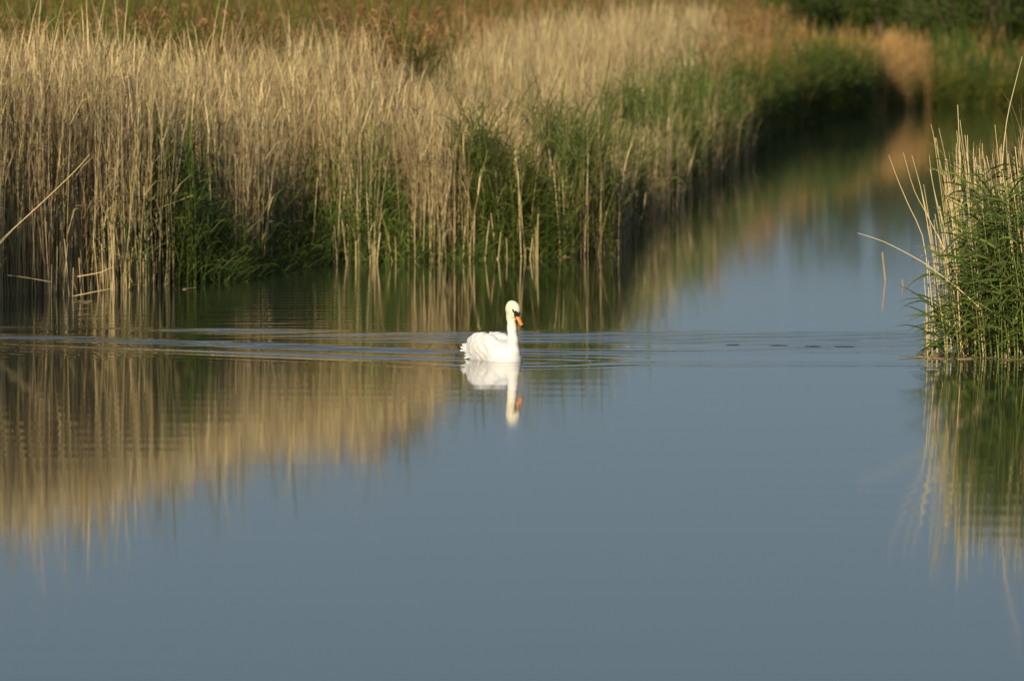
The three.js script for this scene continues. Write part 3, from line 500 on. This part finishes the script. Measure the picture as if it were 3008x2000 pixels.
// ---------------------------------------------------------------- the swan
{
  const V = (x, y, z) => new THREE.Vector3(x, y, z);
  const smin = (a, b, k) => { const h = Math.max(k - Math.abs(a - b), 0) / k; return Math.min(a, b) - h * h * k * 0.25; };
  function cone(px, py, pz, a, b, ra, rb) {          // distance to a tapered capsule
    const bx = b.x - a.x, by = b.y - a.y, bz = b.z - a.z, ax = px - a.x, ay = py - a.y, az = pz - a.z;
    const t = clamp((ax * bx + ay * by + az * bz) / (bx * bx + by * by + bz * bz), 0, 1);
    return Math.hypot(ax - bx * t, ay - by * t, az - bz * t) - lerp(ra, rb, t);
  }
  const ell = (px, py, pz, c, r, tilt = 0) => { const ct = Math.cos(tilt), st = Math.sin(tilt), dx = px - c.x, dy = py - c.y, x = (dx * ct + dy * st) / r.x, y = (-dx * st + dy * ct) / r.y, z = (pz - c.z) / r.z, k = Math.hypot(x, y, z); return (k - 1) * Math.min(r.x, r.y, r.z) * (k < 1 ? 1 : 1) ; };
  // the head's own frame: forward along the bill, which points down and a little less towards the camera than the body
  const HC = V(0.338, 0.562, 0), YAW = 26 * Math.PI / 180, PITCH = -50 * Math.PI / 180;
  const headM = new THREE.Matrix4().makeTranslation(HC.x, HC.y, HC.z).multiply(new THREE.Matrix4().makeRotationY(YAW)).multiply(new THREE.Matrix4().makeRotationZ(PITCH));
  const headI = headM.clone().invert(), e = headI.elements;
  const toHead = (x, y, z) => [e[0] * x + e[4] * y + e[8] * z + e[12], e[1] * x + e[5] * y + e[9] * z + e[13], e[2] * x + e[6] * y + e[10] * z + e[14]];
  const NECK = [[0.30, -0.02, 0.082], [0.345, 0.10, 0.066], [0.350, 0.22, 0.054], [0.334, 0.35, 0.045], [0.318, 0.46, 0.044], [0.318, 0.535, 0.049]];
  const headField = (u, v, w) => { let d = ell(u, v, w, V(0.012, 0.008, 0), V(0.088, 0.072, 0.062)); d = smin(d, cone(u, v, w, V(0.03, -0.005, 0), V(0.108, -0.012, 0), 0.050, 0.026), 0.03); return d; };
  function field(x, y, z) {
    const az = Math.abs(z);
    let d = cone(x, y, z, V(-0.28, 0.06, 0), V(0.16, 0.03, 0), 0.155, 0.165);
    d = smin(d, ell(x, y, z, V(0.20, 0.02, 0), V(0.19, 0.155, 0.155)), 0.10);
    d = smin(d, cone(x, y, z, V(-0.30, 0.09, 0), V(-0.53, 0.115, 0), 0.13, 0.035), 0.08);
    // folded wings, arched a little over the back
    const wing = ell(x, y, az, V(-0.09, 0.125, 0.088), V(0.33, 0.165, 0.105), -0.10);
    d = smin(d, wing, 0.035);
    if (x < 0.28 && y > 0.0) {                                    // soft rows of feathers
      const f = Math.sin(x * 46 + 7 * az + 1.5 * noise2(x * 14, y * 14 + 5)) * Math.sin(y * 58 + az * 30 + 2 * noise2(x * 9 + 3, az * 20));
      d -= 0.0036 * f * smooth(y, 0, 0.08) + 0.008 * (noise2(x * 22 + 10 * (z > 0 ? 1 : 0), y * 26 + az * 18) - 0.5);
    }
    for (let k = 1; k < NECK.length; k++) d = smin(d, cone(x, y, z, V(NECK[k - 1][0], NECK[k - 1][1], 0), V(NECK[k][0], NECK[k][1], 0), NECK[k - 1][2], NECK[k][2]), k === 1 ? 0.06 : 0.03);
    if (y > 0.05 && x > 0.2) d -= 0.0016 * Math.sin(y * 190 + 3 * noise2(z * 60, y * 40)) * noise2(x * 60 + z * 50, y * 50);
    const [u, v, w] = toHead(x, y, z);
    if (u * u + v * v + w * w < 0.06) d = smin(d, headField(u, v, w), 0.045);
    return d;
  }
  function surface(fn, c, half, res) {
    const mc = new MarchingCubes(res, std({}), false, false, 400000), H = res / 2;
    mc.isolation = 0;
    for (let k = 0; k < res; k++) for (let j = 0; j < res; j++) for (let i = 0; i < res; i++) mc.field[k * res * res + j * res + i] = -fn(c.x + (i - H) / H * half, c.y + (j - H) / H * half, c.z + (k - H) / H * half) * 100;
    mc.update();
    const n = mc.count, p = new Float32Array(n * 3), q = new Float32Array(n * 3), h = 0.0008;
    for (let k = 0; k < n; k++) {
      const x = p[k * 3] = c.x + mc.positionArray[k * 3] * half, y = p[k * 3 + 1] = c.y + mc.positionArray[k * 3 + 1] * half, z = p[k * 3 + 2] = c.z + mc.positionArray[k * 3 + 2] * half;
      const a = fn(x + h, y, z) - fn(x - h, y, z), b = fn(x, y + h, z) - fn(x, y - h, z), d = fn(x, y, z + h) - fn(x, y, z - h), l = Math.hypot(a, b, d) || 1;
      q[k * 3] = a / l; q[k * 3 + 1] = b / l; q[k * 3 + 2] = d / l;
    }
    for (let k = 0; k + 2 < n; k += 3) {                          // wind every face outwards
      const i = k * 3, ux = p[i + 3] - p[i], uy = p[i + 4] - p[i + 1], uz = p[i + 5] - p[i + 2], vx = p[i + 6] - p[i], vy = p[i + 7] - p[i + 1], vz = p[i + 8] - p[i + 2];
      const d = (uy * vz - uz * vy) * q[i] + (uz * vx - ux * vz) * q[i + 1] + (ux * vy - uy * vx) * q[i + 2];
      if (d < 0) for (let c3 = 0; c3 < 3; c3++) { let t = p[i + 3 + c3]; p[i + 3 + c3] = p[i + 6 + c3]; p[i + 6 + c3] = t; t = q[i + 3 + c3]; q[i + 3 + c3] = q[i + 6 + c3]; q[i + 6 + c3] = t; }
    }
    const g = new THREE.BufferGeometry(); g.setAttribute('position', new THREE.BufferAttribute(p, 3)); g.setAttribute('normal', new THREE.BufferAttribute(q, 3)); return g;
  }
  const swan = new THREE.Group(); swan.name = 'swan';
  swan.position.set(SWAN.x, 0.0, SWAN.z); swan.rotation.y = -HEADING;
  const white = std({ vertexColors: true, roughness: 0.85, name: 'white plumage' });
  // body below the head, and the head on a finer grid, joined in one mesh
  const bodyG = surface((x, y, z) => Math.max(field(x, y, z), y - 0.470), V(-0.08, 0.2, 0), 0.56, 104);
  const headG = surface((x, y, z) => Math.max(field(x, y, z), 0.462 - y), V(0.36, 0.55, 0), 0.15, 84);
  const joined = mergeGeometries([bodyG, headG]);
  { const p = joined.attributes.position, col = new Float32Array(p.count * 3);
    for (let k = 0; k < p.count; k++) { const y = p.getY(k), x = p.getX(k), cream = smooth(y, 0.22, 0.5) * smooth(x, 0.2, 0.27) * (0.8 + 0.4 * noise2(x * 70, y * 70)), s = 0.96 + 0.06 * noise2(x * 40, y * 40 + p.getZ(k) * 30); col[k * 3] = 0.70 * s; col[k * 3 + 1] = lerp(0.70, 0.655, cream) * s; col[k * 3 + 2] = lerp(0.70, 0.50, cream) * s; }
    joined.setAttribute('color', new THREE.BufferAttribute(col, 3)); }
  mesh('body', joined, white, swan);
  // flight feathers of each folded wing and the tail
  const plain = std({ color: rgb(0.70, 0.70, 0.70), roughness: 0.85 });
  function feather(len, w, arch) {
    const nu = 8, nv = 5, p = [], idx = [];
    for (const side of [0, 1]) for (let i = 0; i <= nu; i++) for (let j = 0; j < nv; j++) {
      const t = i / nu, s = j / (nv - 1) * 2 - 1, ww = w * Math.pow(Math.sin(Math.PI * Math.min(1, 0.12 + t * 0.88)), 0.5) * (t > 0.999 ? 0.08 : 1);
      p.push(-len * t, arch * Math.sin(t * 2.2) - 0.006 * s * s + (side ? -0.003 : 0.003) * (1 - s * s * 0.8), s * ww / 2);
    }
    const N = (nu + 1) * nv;
    for (let side = 0; side < 2; side++) for (let i = 0; i < nu; i++) for (let j = 0; j + 1 < nv; j++) { const a = side * N + i * nv + j, b = a + nv; if (side) idx.push(a, b, a + 1, a + 1, b, b + 1); else idx.push(a, a + 1, b, a + 1, b + 1, b); }
    const g = new THREE.BufferGeometry(); g.setAttribute('position', new THREE.Float32BufferAttribute(p, 3)); g.setIndex(idx); g.computeVertexNormals(); return g;
  }
  for (const s of [-1, 1]) for (let k = 0; k < 6; k++) {
    const f = mesh('wing_feather', feather(0.20 + 0.012 * k, 0.050, 0.010), plain, swan);
    f.position.set(-0.22 + 0.012 * k, 0.225 - 0.030 * k, s * (0.085 + 0.021 * k - 0.0018 * k * k)); f.rotation.set(s * (0.35 + 0.16 * k), s * (0.26), 0.30 - 0.045 * k);
  }
  for (let k = 0; k < 9; k++) { const q = (k - 4) / 4, f = mesh('tail_feather', feather(0.17 - 0.02 * q * q, 0.075, 0.01), plain, swan); f.position.set(-0.45, 0.105 + 0.012 * (1 - q * q), 0.045 * q); f.rotation.set(q * 0.5, q * 0.42, -0.10 - 0.20 * (1 - q * q) + 0.04 * (k % 3)); }
  // head parts, in the head's frame
  const head = (name, g, m) => { g.applyMatrix4(headM); return mesh(name, g, m, swan); };
  const orange = std({ color: rgb(0.85, 0.23, 0.03), roughness: 0.45 }), black = std({ color: rgb(0.012, 0.011, 0.011), roughness: 0.5 }), pink = std({ color: rgb(0.72, 0.22, 0.12), roughness: 0.45 });
  const bill = (u, v, w) => { // flattened, with a concave culmen
    const t = clamp((u - 0.085) / 0.150, -0.2, 1.1), hw = lerp(0.031, 0.024, smooth(t, 0, 0.6)), hh = lerp(0.030, 0.0095, Math.pow(clamp(t, 0, 1), 0.62)), cy = lerp(-0.006, -0.020, clamp(t, 0, 1));
    return Math.max((Math.hypot((v - cy) / hh, w / hw) - 1) * Math.min(hh, hw), 0.088 - u, Math.hypot(Math.max(0, u - 0.208) / 0.028, w / 0.032) * 0.02 - 0.02);
  };
  head('beak', surface(bill, V(0.155, -0.01, 0), 0.095, 68), orange);
  head('beak_nail', surface((u, v, w) => Math.max(bill(u, v, w) - 0.0016, 0.221 - u), V(0.23, -0.02, 0), 0.03, 28), black);
  head('face_mask', surface((u, v, w) => {                         // black skin from the eye to the root of the bill
    const lore = Math.max(headField(u, v, w) - 0.0022, 0.086 - u - 0.7 * Math.max(0, v - 0.004) + 1.2 * Math.max(0, -0.008 - v), v - 0.040);
    const toEye = Math.max(headField(u, v, w) - 0.0022, Math.abs(v - (0.016 + (0.08 - u) * 0.22)) - 0.008 - 0.10 * (u - 0.040), 0.036 - u, u - 0.09);
    return Math.min(lore, toEye);
  }, V(0.08, 0.0, 0), 0.075, 64), black);
  head('knob', new THREE.SphereGeometry(0.021, 20, 14).scale(1.15, 1.0, 0.9).translate(0.098, 0.027, 0), black);
  for (const s of [-1, 1]) {
    head('eye', new THREE.SphereGeometry(0.0065, 14, 10).translate(0.046, 0.024, s * 0.0555), std({ color: rgb(0.01, 0.008, 0.008), roughness: 0.1 }));
    head('nostril', new THREE.SphereGeometry(0.006, 12, 8).scale(1.8, 0.7, 0.5).translate(0.138, -0.003, s * 0.0165), black);
    head('mouth_edge', new THREE.SphereGeometry(0.004, 10, 8).scale(9, 0.7, 0.5).translate(0.135, -0.0215, s * 0.0195), black);
  }
  tag(swan, 'white swan with an orange bill swimming to the right across the pond', 'swan'); addThing(swan);
}

renderer.render(scene, camera);
